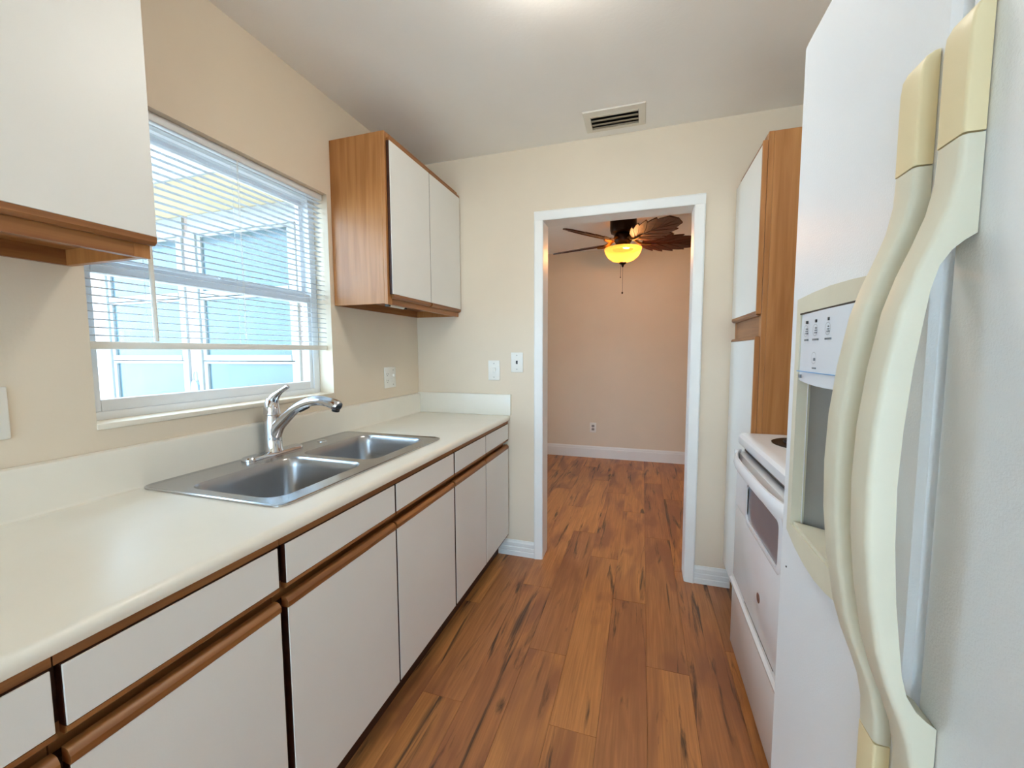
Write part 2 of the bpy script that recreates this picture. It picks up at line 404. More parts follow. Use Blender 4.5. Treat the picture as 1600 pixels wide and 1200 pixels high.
# kitchen window: vinyl single-hung, sill
win = sempty('window_1', (-.1, (WY0+WY1)/2, WZ0))
f = BM()
box(f, -.135, -.078, WY0, WY0+.036, WZ0, WZ1, .003); box(f, -.135, -.078, WY1-.036, WY1, WZ0, WZ1, .003)
box(f, -.135, -.078, WY0+.036, WY1-.036, WZ1-.03, WZ1, .003); box(f, -.135, -.078, WY0+.036, WY1-.036, WZ0, WZ0+.024, .003)
obj('frame', f, VINYL, win)
f = BM(); ya, yb = WY0+.036, WY1-.036
box(f, -.108, -.084, ya, ya+.02, WZ0+.024, 1.545, .003); box(f, -.108, -.084, yb-.02, yb, WZ0+.024, 1.545, .003)
box(f, -.108, -.084, ya+.02, yb-.02, WZ0+.024, 1.143, .003); box(f, -.110, -.080, ya+.02, yb-.02, 1.505, 1.545, .004)
obj('lower_sash', f, VINYL, win)
f = BM()
box(f, -.132, -.112, ya, ya+.02, 1.515, WZ1-.03, .003); box(f, -.132, -.112, yb-.02, yb, 1.515, WZ1-.03, .003)
box(f, -.132, -.112, ya+.02, yb-.02, 1.515, 1.562, .003); box(f, -.132, -.112, ya+.02, yb-.02, WZ1-.055, WZ1-.03, .003)
obj('upper_sash', f, VINYL, win)
obj('pane', B(-.098, -.094, ya+.018, yb-.018, 1.14, 1.51), GLASS, win)
obj('pane', B(-.124, -.120, ya+.018, yb-.018, 1.555, WZ1-.05), GLASS, win)
obj('window_sill', B(-.08, .004, WY0-.001, WY1+.001, WZ0-.016, WZ0+.001, .003), SILL, win)
obj('sash_lock', B(-.085, -.072, 1.13, 1.19, 1.545, 1.556, .003), VINYL, win)

# ------------------------------------------------------------------ outdoors: wing of the house with awning windows, soffit, lawn
def outdoor():
    WYo = 2.50
    W2 = [(-3.30, -2.26), (-2.15, -1.075)]; zb, zt = .62, 2.245
    wl = BM(); wo = BM()
    xs = [-4.6] + [v for p in W2 for v in p] + [-.87]
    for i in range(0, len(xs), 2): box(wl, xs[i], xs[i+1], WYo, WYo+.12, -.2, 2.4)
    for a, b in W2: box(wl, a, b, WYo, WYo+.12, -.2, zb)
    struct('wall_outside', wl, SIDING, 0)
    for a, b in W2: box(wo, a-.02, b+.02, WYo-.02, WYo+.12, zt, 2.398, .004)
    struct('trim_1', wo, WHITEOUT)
    for n, (a, b) in enumerate(W2):
        r = sempty('window_%d' % (n+2), ((a+b)/2, WYo, zb))
        f = BM()
        for q0, q1 in ((a, a+.045), (b-.045, b)): box(f, q0, q1, WYo-.02, WYo+.04, zb, zt, .004)
        box(f, a+.045, b-.045, WYo-.02, WYo+.04, zb, zb+.05, .004)
        obj('frame', f, WHITEOUT, r)
        levels = [zb+.05, 1.21, 1.735, zt]
        for z0, z1 in zip(levels, levels[1:]):
            s = BM(); a2, b2 = a+.048, b-.048
            for q0, q1 in ((a2, a2+.04), (b2-.04, b2)): box(s, q0, q1, WYo-.005, WYo+.03, z0+.004, z1-.002, .003)
            box(s, a2+.04, b2-.04, WYo-.012, WYo+.03, z0+.004, z0+.05, .003)
            box(s, a2+.04, b2-.04, WYo-.005, WYo+.03, z1-.022, z1-.002, .003)
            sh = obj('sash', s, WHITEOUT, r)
            obj('pane', B(a2+.035, b2-.035, WYo+.012, WYo+.018, z0+.04, z1-.018), PANE, sh)
        obj('backing', B(a, b, WYo+.09, WYo+.11, zb, zt), PANE, r)
    e = BM(); box(e, -4.6, -.142, 1.95, 2.50, 2.40, 2.43); struct('trim_2', e, SOFFIT, 0)
    e = BM(); box(e, -4.6, -.142, 1.925, 1.95, 2.385, 2.53, .003); struct('trim_3', e, WHITEOUT)
    struct('ground', B(-16, 4, -12, 12, -.4, -.2), PATIO, 0)
    lk = thing('lockbox', 'small blue-grey oval lockbox hanging on pale post outside the kitchen window', 'lockbox', (-2.195, WYo-.02, .95))
    t = BM(); lathe(t, [(.001, -.036), (.04, -.036), (.05, -.03), (.05, -.006), (.04, 0), (.001, 0)], n=24, axis='y')
    for v in t.verts: v.co = Vector((v.co.x*.85, v.co.y, v.co.z*1.25)) + Vector((-2.195, WYo-.001, .985))
    obj('case', t, LOCK, lk)
    obj('shackle', tube(BM(), bez([(-2.215, WYo-.018, 1.04), (-2.212, WYo-.018, 1.10), (-2.195, WYo-.018, 1.125), (-2.178, WYo-.018, 1.10), (-2.175, WYo-.018, 1.04)], 16), .005, 8), LOCK, lk)
outdoor()

# ------------------------------------------------------------------ base cabinets along the window wall
FXD = .627                                             # front of doors
def pull_strip(x, y0, y1, z0, z1):                     # rounded oak strip on the top edge of a door
    return prism(BM(), [(x-.019, z0), (x, z0), (x+.002, z0+.004), (x+.002, z1-.010), (x-.004, z1-.002), (x-.010, z1), (x-.019, z1)], 'y', y0, y1)
def base_cabinet(y0, y1, fronts, label, ha=.854, hb=.854):
    t = thing('base_cabinet', label, 'cabinet', (.3, (y0+y1)/2, 0), 'base cabinets along the window wall')
    b = BM()
    sx = .012 if y0 < .6 else 0
    # carcass with an open top under the worktop
    box(b, .004, .569, y0+.0005, y0+.018, .11, ha); box(b, .004, .569, y1-.018, y1-.0005, .11, hb)
    box(b, .004, .569, y0+.018, y1-.018, .11, .128); box(b, .004, .016, y0+.018, y1-.018, .128, .854)
    obj('carcass', b, DARK, t)
    for q0, q1, xr in ((.8365, .8555, .6200), (.690, .745, .588), (.125, .145, .6075)): obj('rail', B(xr-.018, xr, y0+.0005, y1-.0005, q0, q1), OAKY, t)
    for ys in sorted({fronts[0][0]-.012} | {f[1] for f in fronts}):
        for q0, q1 in ((.1455, .6895), (.7455, .8355)): obj('stile', B(.589, .6072, max(ys-.012, y0+.0005), min(ys+.022, y1-.0005), q0, q1), DARK, t)
    obj('toe_kick', B(.535, .555, y0+.0005, y1-.0005, .0005, .11), DARK, t)
    for a, c in fronts:
        d = obj('drawer', B(.6085, FXD-.003, a, c, .742, .836), DARK, t)
        obj('drawer_face', B(FXD-.0029, FXD, a+.0006, c-.0006, .7425, .8355, .0008, 1), LAM, d, label='white laminate drawer face')
        obj('oak_strip', prism(BM(), [(.6085, .7415), (.6085, .729), (FXD-.006, .729), (FXD, .734), (FXD, .7415)], 'y', a, c), OAKY, d, label='narrow oak strip under drawer front')
        dr = obj('door', B(.6085, FXD-.003, a, c, .139, .682), DARK, t)
        obj('door_face', B(FXD-.0029, FXD, a+.0006, c-.0006, .1395, .682, .0008, 1), LAM, dr, label='white laminate door face')
        obj('pull_strip', pull_strip(FXD, a, c, .6825, .706), OAKY, dr, label='rounded oak pull strip')
        obj('edge_band', B(.6085, FXD-.001, a+.001, c-.001, .1345, .1385), DARK, dr)
base_cabinet(-.48, .3215, [(-.465, -.075), (-.07, .317)], 'white base cabinet cut off at the lower left corner')
base_cabinet(.3225, .7, [(.328, .691)], 'white base cabinet with one drawer, before the sink')
base_cabinet(.701, 1.603, [(.711, 1.1505), (1.159, 1.599)], 'widest white base cabinet, directly under the double sink', .69, .69)
base_cabinet(1.604, 2.376, [(1.612, 1.9815), (1.989, 2.362)], 'white base cabinet beside the doorway, past the sink', .69)

# worktop with splash, sink cut-out left open
CT = .886; CX = .635
SK = (.022, .548, .775, 1.650)                          # sink outline x0 x1 y0 y1
def nose(y0, y1, x0):
    zb = .8565
    p = [(x0, zb), (CX-.006, zb), (CX-.001, zb+.003), (CX, zb+.009)]
    for k in range(7):
        a = math.radians(90*k/6); p.append((CX-.016+.016*math.cos(a), CT-.016+.016*math.sin(a)))
    p.append((x0, CT)); return p
cm = BM(); cy0, cy1 = -.48, 2.380
hx0, hx1, hy0, hy1 = SK[0]+.014, SK[1]-.014, SK[2]+.014, SK[3]-.014
prism(cm, nose(0, 0, .002), 'y', cy0, hy0); prism(cm, nose(0, 0, .002), 'y', hy1, cy1); prism(cm, nose(0, 0, hx1), 'y', hy0, hy1)
box(cm, .002, hx0, hy0, hy1, .8565, CT)
ct = thing('worktop', 'long cream laminate worktop with rolled front edge under the window', 'countertop', (.3, 1.0, .856))
obj('worktop_slab', cm, COUNTER, ct)
obj('backsplash', prism(BM(), [(.002, CT), (.034, CT), (.026, CT+.003), (.022, CT+.010), (.022, 1.000), (.018, 1.008), (.010, 1.011), (.002, 1.011)], 'y', cy0, 2.362), COUNTER, ct)
obj('end_splash', B(.002, .642, 2.3625, 2.3805, CT+.0005, 1.016, .003), COUNTER, ct)

# ------------------------------------------------------------------ sink and tap
def sink():
    t = thing('sink', 'stainless steel double-bowl sink set in the cream worktop', 'sink', (.28, 1.21, CT))
    x0, x1, y0, y1 = SK; z = CT
    b1 = (.150, .488, .815, 1.190); b2 = (.150, .488, 1.225, 1.610)
    o0 = rrect(x0, x1, y0, y1, .035); o1 = rrect(x0+.004, x1-.004, y0+.004, y1-.004, .032); o2 = rrect(x0+.012, x1-.012, y0+.012, y1-.012, .026)
    r = BM()
    loft(r, [[(p, q, z+.0004) for p, q in o0], [(p, q, z+.005) for p, q in o0], [(p, q, z+.0065) for p, q in o1], [(p, q, z+.004) for p, q in o2]])
    holed(r, o2, [rrect(*b1, .055, 8)[::-1], rrect(*b2, .055, 8)[::-1]], z+.004)
    obj('rim', r, STEEL, t)
    for b in (b1, b2):
        q = BM(); L = []
        for ins, dz, rad in ((0, .004, .055), (.003, .001, .054), (.006, -.004, .053), (.010, -.03, .052), (.018, -.135, .052), (.026, -.155, .05), (.045, -.166, .045), (.07, -.170, .04)):
            L.append([(u, v, z+dz) for u, v in rrect(b[0]+ins, b[1]-ins, b[2]+ins, b[3]-ins, rad, 8)])
        loft(q, L, cap1=True)
        bo = obj('bowl', q, STEELB, t)
        cx, cyy = (b[0]+b[1])/2, (b[2]+b[3])/2
        obj('drain', lathe(BM(), [(.012, -.1705), (.012, -.168), (.036, -.168), (.043, -.1655), (.043, -.169), (.012, -.1705)], (cx, cyy, z+.001), 24), CHROME, bo)
    obj('hole_cover', lathe(BM(), [(.001, .0041), (.020, .0041), (.020, .006), (.014, .0085), (.001, .009)], (.072, 1.435, z), 20), CHROME, t)
sink()
def tap():
    bx, by, z = .064, 1.197, CT+.0045
    t = thing('tap', 'single-lever chrome tap rising behind the double sink', 'tap', (bx, by, z))
    L = []
    for ins, dz in ((0, 0), (0, .006), (.004, .012), (.012, .0145)):
        L.append([(u, v, z+dz) for u, v in rrect(bx-.028+ins, bx+.028-ins, by-.128+ins, by+.128-ins, .026-ins*.8, 6)])
    obj('deck_plate', loft(BM(), L, True, True), CHROME, t)
    obj('body', lathe(BM(), [(.034, .010), (.034, .014), (.0305, .020), (.0300, .06), (.0295, .11), (.0290, .150), (.001, .150)], (bx, by, z), 36), CHROME, t)
    h = BM()
    lathe(h, [(.0295, .1525), (.0297, .158), (.0285, .175), (.025, .195), (.018, .212), (.008, .219), (.001, .220)], (bx, by, z), 32)
    tube(h, bez([(bx, by, z+.190), (bx+.016, by, z+.218), (bx+.042, by-.0, z+.238), (bx+.066, by, z+.252), (bx+.082, by, z+.260), (bx+.088, by, z+.262)], 20),
         [.022, .0215, .021, .020, .0185, .017, .0155, .014, .0125, .0115, .0105, .0098, .0092, .009, .009, .0088, .0088, .0086, .0084, .008, .0075, .007, .006, .004, .003, .002][:len(bez([(0,0,0),(1,0,0),(2,0,0),(3,0,0),(4,0,0),(5,0,0)], 20))], 14, .8)
    obj('lever', h, CHROME, t)
    path = bez([(bx, by, z+.025), (bx+.006, by, z+.072), (bx+.028, by, z+.108), (bx+.064, by, z+.140), (bx+.114, by, z+.178), (bx+.170, by, z+.203), (bx+.222, by, z+.212), (bx+.268, by, z+.207)], 30)
    n = len(path); rad = [.020 + .0062*min(1, i/(n*.16)) - .0084*max(0, min(1, (i/n-.16)/.4)) for i in range(n)]
    obj('spout', tube(BM(), path, rad, 18), CHROME, t)
    a = Vector(path[-1]); 
    hd = BM(); tube(hd, [a+Vector((-.012, 0, .003)), a+Vector((.008, 0, -.002)), a+Vector((.024, 0, -.007)), a+Vector((.038, 0, -.013)), a+Vector((.042, 0, -.015))], [.0180, .0192, .0200, .0196, .0165], 18)
    so = obj('spray_head', hd, CHROME, t)
    bl = BM(); tube(bl, [(bx+.132, by, z+.169), (bx+.154, by, z+.179), (bx+.176, by, z+.1865)], [.005, .006, .004], 8); obj('spray_button', bl, BLACK, so)
    obj('nozzle', tube(BM(), [a+Vector((.028, 0, -.024)), a+Vector((.026, 0, -.031))], [.0140, .0135], 16), BLACK, so)
tap()

# ------------------------------------------------------------------ wall cabinets on the window wall
def wall_cabinet(y0, y1, z0, z1, doors, label, zdoor0, zdoor1):
    t = thing('wall_cabinet', label, 'cabinet', (.15, (y0+y1)/2, z0), 'wall cabinets on the window wall')
    X = .2965
    s = BM(); box(s, .001, X-.018, y0, y0+.016, z0+.002, z1, .001, 1); obj('side_panel', s, OAKZ, t)
    s = BM(); box(s, .001, X-.018, y1-.016, y1, z0+.002, z1, .001, 1); obj('side_panel', s, OAKZ, t)
    obj('top_panel', B(.001, X-.018, y0+.016, y1-.016, z1-.018, z1-.001), OAKY, t)
    obj('bottom_panel', B(.014, X-.018, y0+.016, y1-.016, z0+.040, z0+.054), OAKY, t)
    obj('back_panel', B(.001, .013, y0+.016, y1-.016, z0+.002, z1-.018), OAKY, t)
    for q0, q1 in ((z0, z0+.040), (z1-.04, z1)): obj('rail', B(X-.018, X, y0+.034, y1-.034, q0, q1), OAKY, t)
    for q0, q1 in ((y0, y0+.034), (y1-.034, y1)): obj('stile', B(X-.018, X, q0, q1, z0, z1, .001, 1), OAKZ, t)
    for a, b in doors:
        d = obj('door', B(X+.0015, X+.0155, a, b, zdoor0+.02, zdoor1), DARK, t)
        obj('door_face', B(X+.0156, X+.0185, a+.0006, b-.0006, zdoor0+.02, zdoor1, .0008, 1), LAM, d, label='white laminate door face')
        obj('oak_strip', prism(BM(), [(X+.0015, zdoor0+.0195), (X+.0015, zdoor0), (X+.010, zdoor0), (X+.0185, zdoor0+.007), (X+.0185, zdoor0+.0195)], 'y', a+.012, b-.001), OAKY, d, label='bevelled oak finger strip along the door bottom')
        obj('edge_strip', B(X+.0015, X+.0175, a+.001, b-.001, zdoor1+.0003, zdoor1+.012), OAKY, d)
wall_cabinet(1.627, 2.378, 1.497, 2.254, [(1.640, 1.996), (2.001, 2.374)], 'oak wall cabinet with two white doors, right of the window', 1.523, 2.216)
wall_cabinet(-.115, .681, 1.497, 2.254, [(-.111, .281), (.286, .686)], 'white-doored wall cabinet at upper left, left of the window', 1.527, 2.216)
u = thing('cabinet_light', 'small black and white light fixture under the oak wall cabinet', 'light', (.25, 1.72, 1.52))
obj('bracket', B(.228, .276, 1.665, 1.86, 1.512, 1.5365, .003), BLACK, u)
obj('tube_cover', tube(BM(), [(.252, 1.70, 1.503), (.252, 1.82, 1.503)], .011, 14), PLATE, u)
for yy in (1.69, 1.83): obj('end_clip', B(.240, .264, yy-.006, yy+.006, 1.492, 1.514, .002), BLACK, u)

# ------------------------------------------------------------------ mini blind in the window
def blind():
    y0, y1, xc = WY0+.006, WY1-.004, -.036
    t = thing('window_blind', 'white mini blind of thin slats hanging open in the kitchen window', 'blind', (xc, (y0+y1)/2, 1.288))
    h = BM(); box(h, xc-.013, xc+.013, y0, y1, WZ1-.028, WZ1-.001, .002); obj('headrail', h, VINYL, t)
    obj('bottom_rail', B(xc-.011, xc+.011, y0, y1, 1.288, 1.310, .004), PLATE, t)
    me = None; n = 30; za, zb = 1.327, 1.963
    for i in range(n):
        zc = za + (zb-za)*i/(n-1)
        if me is None:
            bm = BM(); prof = [(-.0125, -.0012), (-.006, .0006), (0, .0012), (.006, .0006), (.0125, -.0012)]
            p = prof + [(u, v-.0006) for u, v in prof[::-1]]
            prism(bm, p, 'y', y0+.001, y1-.001)
            bmesh.ops.rotate(bm, verts=bm.verts[:], cent=(0, 0, 0), matrix=Matrix.Rotation(math.radians(4), 3, 'Y'))
            bmesh.ops.translate(bm, verts=bm.verts[:], vec=(0, -(y0+y1)/2, 0))
            me = bpy.data.meshes.new('slat'); bm.to_mesh(me); bm.free(); me.materials.append(SLAT)
        o = bpy.data.objects.new('slat', me); COL.objects.link(o); o.parent = t; o.location = (0, 0, zc-1.288)
    for yy in (.872, 1.176, 1.50):
        lb = BM()
        for xx in (-.0135, .0135): tube(lb, [(xc+xx, yy, 1.312), (xc+xx, yy, WZ1-.03)], .0006, 5)
        for i in range(n): zc = za + (zb-za)*i/(n-1); tube(lb, [(xc-.0135, yy, zc-.0016), (xc+.0135, yy, zc-.0036)], .0004, 4)
        obj('ladder_cord', lb, PLATE, t)
    obj('tilt_wand', tube(BM(), [(xc+.022, .868, WZ1-.03), (xc+.022, .868, 1.9), (xc+.022, .872, 1.312)], [.003, .0065, .0065], 8), PLATE, t)
    obj('lift_cord', tube(BM(), [(xc+.019, 1.176, WZ1-.03), (xc+.019, 1.176, 1.33)], .0009, 6), PLATE, t)
blind()

# ------------------------------------------------------------------ tall pantry cabinet by the doorway
def pantry():
    y0, y1 = 1.890, 2.378; XF = 1.858; z1 = 2.128
    t = thing('pantry_cabinet', 'tall oak pantry cabinet with white doors between stove and doorway', 'cabinet', (2.15, 2.13, 0))
    obj('side_panel', B(XF+.019, WR-.002, y0, y0+.016, .0005, z1, .001, 1), OAKZ, t)
    obj('side_panel', B(XF+.019, WR-.002, y1-.016, y1, .0005, z1), OAKZ, t)
    obj('top_panel', B(XF+.019, WR-.002, y0+.016, y1-.016, z1-.018, z1), OAKY, t)
    obj('back_panel', B(WR-.014, WR-.002, y0+.016, y1-.016, .1, z1-.018), OAKY, t)
    obj('toe_kick', B(XF+.062, XF+.075, y0+.016, y1-.016, .0005, .125), DARK, t)
    for q0, q1 in ((y0, y0+.034), (y1-.034, y1)): obj('stile', B(XF, XF+.0185, q0, q1, .125, z1, .0008, 1), OAKZ, t)
    for q0, q1 in ((.125, .16), (1.335, 1.425), (z1-.04, z1)): obj('rail', B(XF, XF+.0185, y0+.034, y1-.034, q0, q1), OAKY, t)
    for n, (za, zb) in enumerate(((.144, 1.322), (1.438, 2.086))):
        a, b = y0+.003, y1-.008
        d = obj('door', B(XF-.0185, XF-.0015, a+.012, b, za, zb, .0012, 1), LAM, t)
        obj('oak_edge', B(XF-.0185, XF-.0015, a, a+.0117, za-.012 if n else za, zb+.012), OAKZ, d, label='oak edging on the near side of the door')
        if n: obj('oak_strip', prism(BM(), [(XF-.0015, za-.0003), (XF-.0015, za-.02), (XF-.010, za-.02), (XF-.0185, za-.012), (XF-.0185, za-.0003)], 'y', a+.012, b), OAKY, d, label='oak finger strip under the upper door')
        else: obj('pull_strip', prism(BM(), [(XF-.0015, zb+.0003), (XF-.0185, zb+.0003), (XF-.0185, zb+.007), (XF-.012, zb+.014), (XF-.0015, zb+.014)], 'y', a+.012, b), OAKY, d, label='oak finger strip over the lower door')
pantry()

# ------------------------------------------------------------------ stove
def stove():
    y0, y1 = 1.128, 1.884; XD = 1.790
    t = thing('stove', 'white electric coil-top stove with window door beside the pantry cabinet', 'stove', (2.1, 1.505, 0))
    obj('body', B(XD+.04, WR-.03, y0, y1, .02, .905), ENAMEL, t)
    for yy in (y0+.05, y1-.05):
        for xx in (XD+.1, WR-.1): obj('foot', lathe(BM(), [(.015, .0005), (.015, .02)], (xx, yy, 0), 12), BLACK, t)
    dr = obj('storage_drawer', B(XD-.002, XD+.036, y0+.002, y1-.002, .034, .318, .005), ENAMEL, t)
    obj('drawer_lip', prism(BM(), [(XD-.001, .300), (XD-.011, .306), (XD-.012, .316), (XD-.004, .324), (XD+.01, .324), (XD+.01, .300)], 'y', y0+.004, y1-.004), ENAMEL, dr)
    obj('vent_slot', B(XD+.002, XD+.03, y0+.2, y1-.2, .3245, .330), BLACK, dr)
    # oven door with window
    d = BM(); dz0, dz1 = .331, .862
    wy0, wy1, wz0, wz1 = 1.315, 1.69, .645, .785
    out = [(y0+.002, dz0), (y1-.002, dz0), (y1-.002, dz1), (y0+.002, dz1)]
    box(d, XD, XD+.036, y0+.002, y1-.002, dz0, wz0, .004); box(d, XD, XD+.036, y0+.002, y1-.002, wz1, dz1, .004)
    box(d, XD, XD+.036, y0+.002, wy0, wz0-.006, wz1+.006); box(d, XD, XD+.036, wy1, y1-.002, wz0-.006, wz1+.006)
    do = obj('oven_door', d, ENAMEL, t)
    fr = BM(); ro = rrect(wy0-.02, wy1+.02, wz0-.02, wz1+.02, .035); ri = rrect(wy0, wy1, wz0, wz1, .022); rm = rrect(wy0-.008, wy1+.008, wz0-.008, wz1+.008, .028)
    loft(fr, [[(XD+.0005, u, v) for u, v in ro], [(XD-.005, u, v) for u, v in rm], [(XD-.004, u, v) for u, v in ri], [(XD+.006, u, v) for u, v in ri]])
    obj('window_frame', fr, ENAMEL, do)
    obj('oven_window', prism(BM(), rrect(wy0-.006, wy1+.006, wz0-.006, wz1+.006, .025), 'x', XD+.003, XD+.006), OVENG, do)
    # full-width bowed handle
    hl = BM(); loops = []; n = 20
    for i in range(n+1):
        s = i/n; y = y0+.006+(y1-y0-.012)*s; bow = .046*(1-(2*s-1)**4) - .004
        xo = XD-.006-bow; sec = [(xo+.010, .832), (xo+.002, .836), (xo, .844), (xo+.002, .862), (xo+.008, .872), (xo+.014, .872), (xo+.016, .866), (xo+.015, .838)]
        loops.append([(px, y, pz) for px, pz in sec])
    loft(hl, loops, True, True)
    for yy in (y0+.012, y1-.012): box(hl, XD-.012, XD+.01, yy-.010, yy+.010, .834, .871, .003)
    ho = obj('door_handle', hl, ENAMEL, do)
    obj('badge', lathe(BM(), [(.001, -.003), (.012, -.003), (.0165, -.0015), (.0165, .001)], (XD, 1.497, .452), 24, 'x'), BADGE, do, label='small round copper-coloured badge')
    # cooktop
    ck = BM(); cz = .938
    prism(ck, [(XD+.006, .893), (XD+.002, .900), (XD+.002, .925), (XD+.010, cz-.002), (XD+.022, cz+.002), (XD+.04, cz), (WR-.06, cz), (WR-.06, .906), (XD+.04, .906), (XD+.03, .893)], 'y', y0, y1)
    co = obj('cooktop', ck, ENAMEL, t)
    obj('slot', B(XD+.025, XD+.039, y0+.004, y1-.004, .866, .892), BLACK, t)
    for bx, by, r in ((1.985, 1.700, .100), (1.985, 1.315, .078), (2.245, 1.700, .078), (2.245, 1.315, .100)):
        bu = obj('burner_pan', lathe(BM(), [(.001, .0005), (r+.018, .0005), (r+.020, .003), (r+.012, .004), (r, .0015), (.001, .0012)], (bx, by, cz), 32), BLACK, t)
        c2 = BM(); pts = []; turns = 4 if r > .09 else 3
        for i in range(turns*24+1):
            a = 2*math.pi*i/24; rr = .02 + (r-.012-.02)*i/(turns*24); pts.append((bx+rr*math.cos(a), by+rr*math.sin(a), cz+.0095))
        tube(c2, pts, .0052, 6); obj('burner_coil', c2, COIL, bu)
    bgd = obj('backguard', B(WR-.059, WR-.01, y0, y1, .905, 1.10, .008), ENAMEL, t)
    for yy in (1.2, 1.3, 1.71, 1.81): obj('knob', lathe(BM(), [(.020, 0), (.018, -.02), (.001, -.021)], (WR-.0595, yy, 1.02), 18, 'x'), ENAMEL, bgd)
stove()

# ------------------------------------------------------------------ refrigerator
def fridge():
    X = 1.650; TH = .062; y0, y1, yg = -.065, .838, .4555; zt = 1.782
    t = thing('refrigerator', 'white side-by-side refrigerator with cream bowed handles and dispenser', 'refrigerator', (2.05, .386, 0))
    obj('body', B(X+TH+.012, WR-.035, y0+.004, y1-.002, .02, zt-.012, .004), FRW, t)
    obj('base_grille', B(X+TH+.02, X+TH+.05, y0+.01, y1-.01, .0005, .021), BLACK, t)
    gk = BM()
    for a, b in ((y0+.012, yg-.01), (yg+.01, y1-.012)): box(gk, X+TH-.002, X+TH+.012, a, b, .10, zt-.03)
    obj('door_gasket', gk, GREYP, t)
    dz0 = .085; zc = 1.160
    py0, py1, pz0, pz1 = .542, .745, .998, 1.228         # dispenser cavity
    fd = BM(); box(fd, X, X+TH, y0, yg-.0035, dz0, zt, .012, 4); fdo = obj('fridge_door', fd, FRW, t)
    # freezer door built around the dispenser cavity
    zf = BM(); L = rrect(yg+.0035, y1, dz0, zt, .012, 4)
    hole = rrect(py0+.004, py1-.004, pz0+.004, pz1+.1, .01, 4)
    def ring(x, ins): return [(x, u, v) for u, v in rrect(yg+.0035+ins, y1-ins, dz0+ins, zt-ins, max(.012-ins, .003), 4)]
    loft(zf, [ring(X+TH, 0), ring(X+.012, 0), ring(X+.0036, .0036), ring(X, .012)])
    tt = BM(); holed(tt, [(u, v) for u, v in rrect(yg+.0155, y1-.012, dz0+.012, zt-.012, .003, 4)], [hole[::-1]], 0)
    for v in tt.verts: v.co = Vector((X, v.co.x, v.co.y))
    for f in tt.faces:
        if f.normal.x > 0: f.normal_flip()
    merge(zf, tt); bmesh.ops.remove_doubles(zf, verts=zf.verts[:], dist=1e-5)
    box(zf, X+TH-.004, X+TH, yg+.012, y1-.01, dz0+.01, zt-.01)
    fzo = obj('freezer_door', zf, FRW, t)
    obj('hinge_cover', B(X+.012, X+.075, y1-.062, y1-.004, zt+.0005, zt+.018, .008, 3), FRW, t)
    obj('hinge_cover', B(X+.012, X+.075, y0+.004, y0+.062, zt+.0005, zt+.018, .008, 3), FRW, t)
    # handles
    Hh = [(.282, .014), (.255, .015), (.230, .0195), (.207, .027), (.180, .037), (.150, .0455), (.1, .0535), (.05, .0585), (0, .060)]
    Hi = [(.207, .0006), (.202, .008), (.195, .0155), (.183, .0225), (.165, .027), (.14, .030), (.1, .0345), (.05, .038), (0, .0395)]
    def handle(yb, door, nm):
        o = [(X-v, zc+h) for h, v in Hh] + [(X-v, zc-h) for h, v in Hh[::-1][1:]]
        i_ = [(X-v, zc-h) for h, v in Hi] + [(X-v, zc+h) for h, v in Hi[::-1][1:]]
        pts = o + [(X-.0006, zc-.282)] + i_ + [(X-.0006, zc+.282)]
        hb = BM(); t_ = BM()
        vs = [t_.verts.new((px, yb, pz)) for px, pz in pts]; f = t_.faces.new(vs)
        r = bmesh.ops.extrude_face_region(t_, geom=[f])
        for g in r['geom']:
            if isinstance(g, bmesh.types.BMVert): g.co.y += .032
        bmesh.ops.recalc_face_normals(t_, faces=t_.faces[:])
        nout = {(round(px, 4), round(pz, 4)) for px, pz in o}
        ed = [e for e in t_.edges if abs(e.verts[0].co.y-e.verts[1].co.y) < 1e-6 and all((round(v.co.x, 4), round(v.co.z, 4)) in nout for v in e.verts)]
        bmesh.ops.bevel(t_, geom=ed, offset=.0045, segments=3, profile=.5, affect='EDGES', clamp_overlap=True)
        merge(hb, t_)
        obj('handle', hb, CREAM, door, smooth=50, label='cream plastic bowed handle')
        for sgn in (1, -1):
            za, zb_ = zc+sgn*.2835, zc+sgn*.381
            pc = [(X-.0006, za), (X-.014, za), (X-.014, zb_-sgn*.022), (X-.0128, zb_-sgn*.010), (X-.0095, zb_-sgn*.003), (X-.005, zb_), (X-.0006, zb_)]
            t_ = BM(); vs = [t_.verts.new((px, yb, pz)) for px, pz in pc]; f = t_.faces.new(vs)
            r = bmesh.ops.extrude_face_region(t_, geom=[f])
            for g in r['geom']:
                if isinstance(g, bmesh.types.BMVert): g.co.y += .032
            bmesh.ops.recalc_face_normals(t_, faces=t_.faces[:])
            ed = [e for e in t_.edges if abs(e.verts[0].co.y-e.verts[1].co.y) < 1e-6 and all(v.co.x < X-.001 for v in e.verts) and not all(abs(v.co.z-za) < 1e-5 for v in e.verts)]
            bmesh.ops.bevel(t_, geom=ed, offset=.0045, segments=3, profile=.5, affect='EDGES', clamp_overlap=True)
            obj('handle_cap', t_, CAPM, door, smooth=50, label='yellowed plastic handle end cap')
    handle(.419, fdo, 'fridge'); handle(.479, fzo, 'freezer')
    # dispenser
    by0, by1 = .526, .761; xf = X-.014
    dp = BM()
    top = [(by1, 1.356), (by1-.06, 1.3595), ((by0+by1)/2, 1.361), (by0+.06, 1.3595), (by0, 1.356)]
    bot = [(by0, .984), (by0+.04, .970), (by0+.08, .962), ((by0+by1)/2, .959), (by1-.08, .962), (by1-.04, .970), (by1, .984)]
    outer = bot + top
    inner = [(py0, pz0), (py1, pz0), (py1, 1.333), (py0, 1.333)]
    tt = BM(); holed(tt, outer, [inner[::-1]], 0)
    for v in tt.verts: v.co = Vector((xf, v.co.x, v.co.y))
    for f in tt.faces:
        if f.normal.x > 0: f.normal_flip()
    merge(dp, tt)
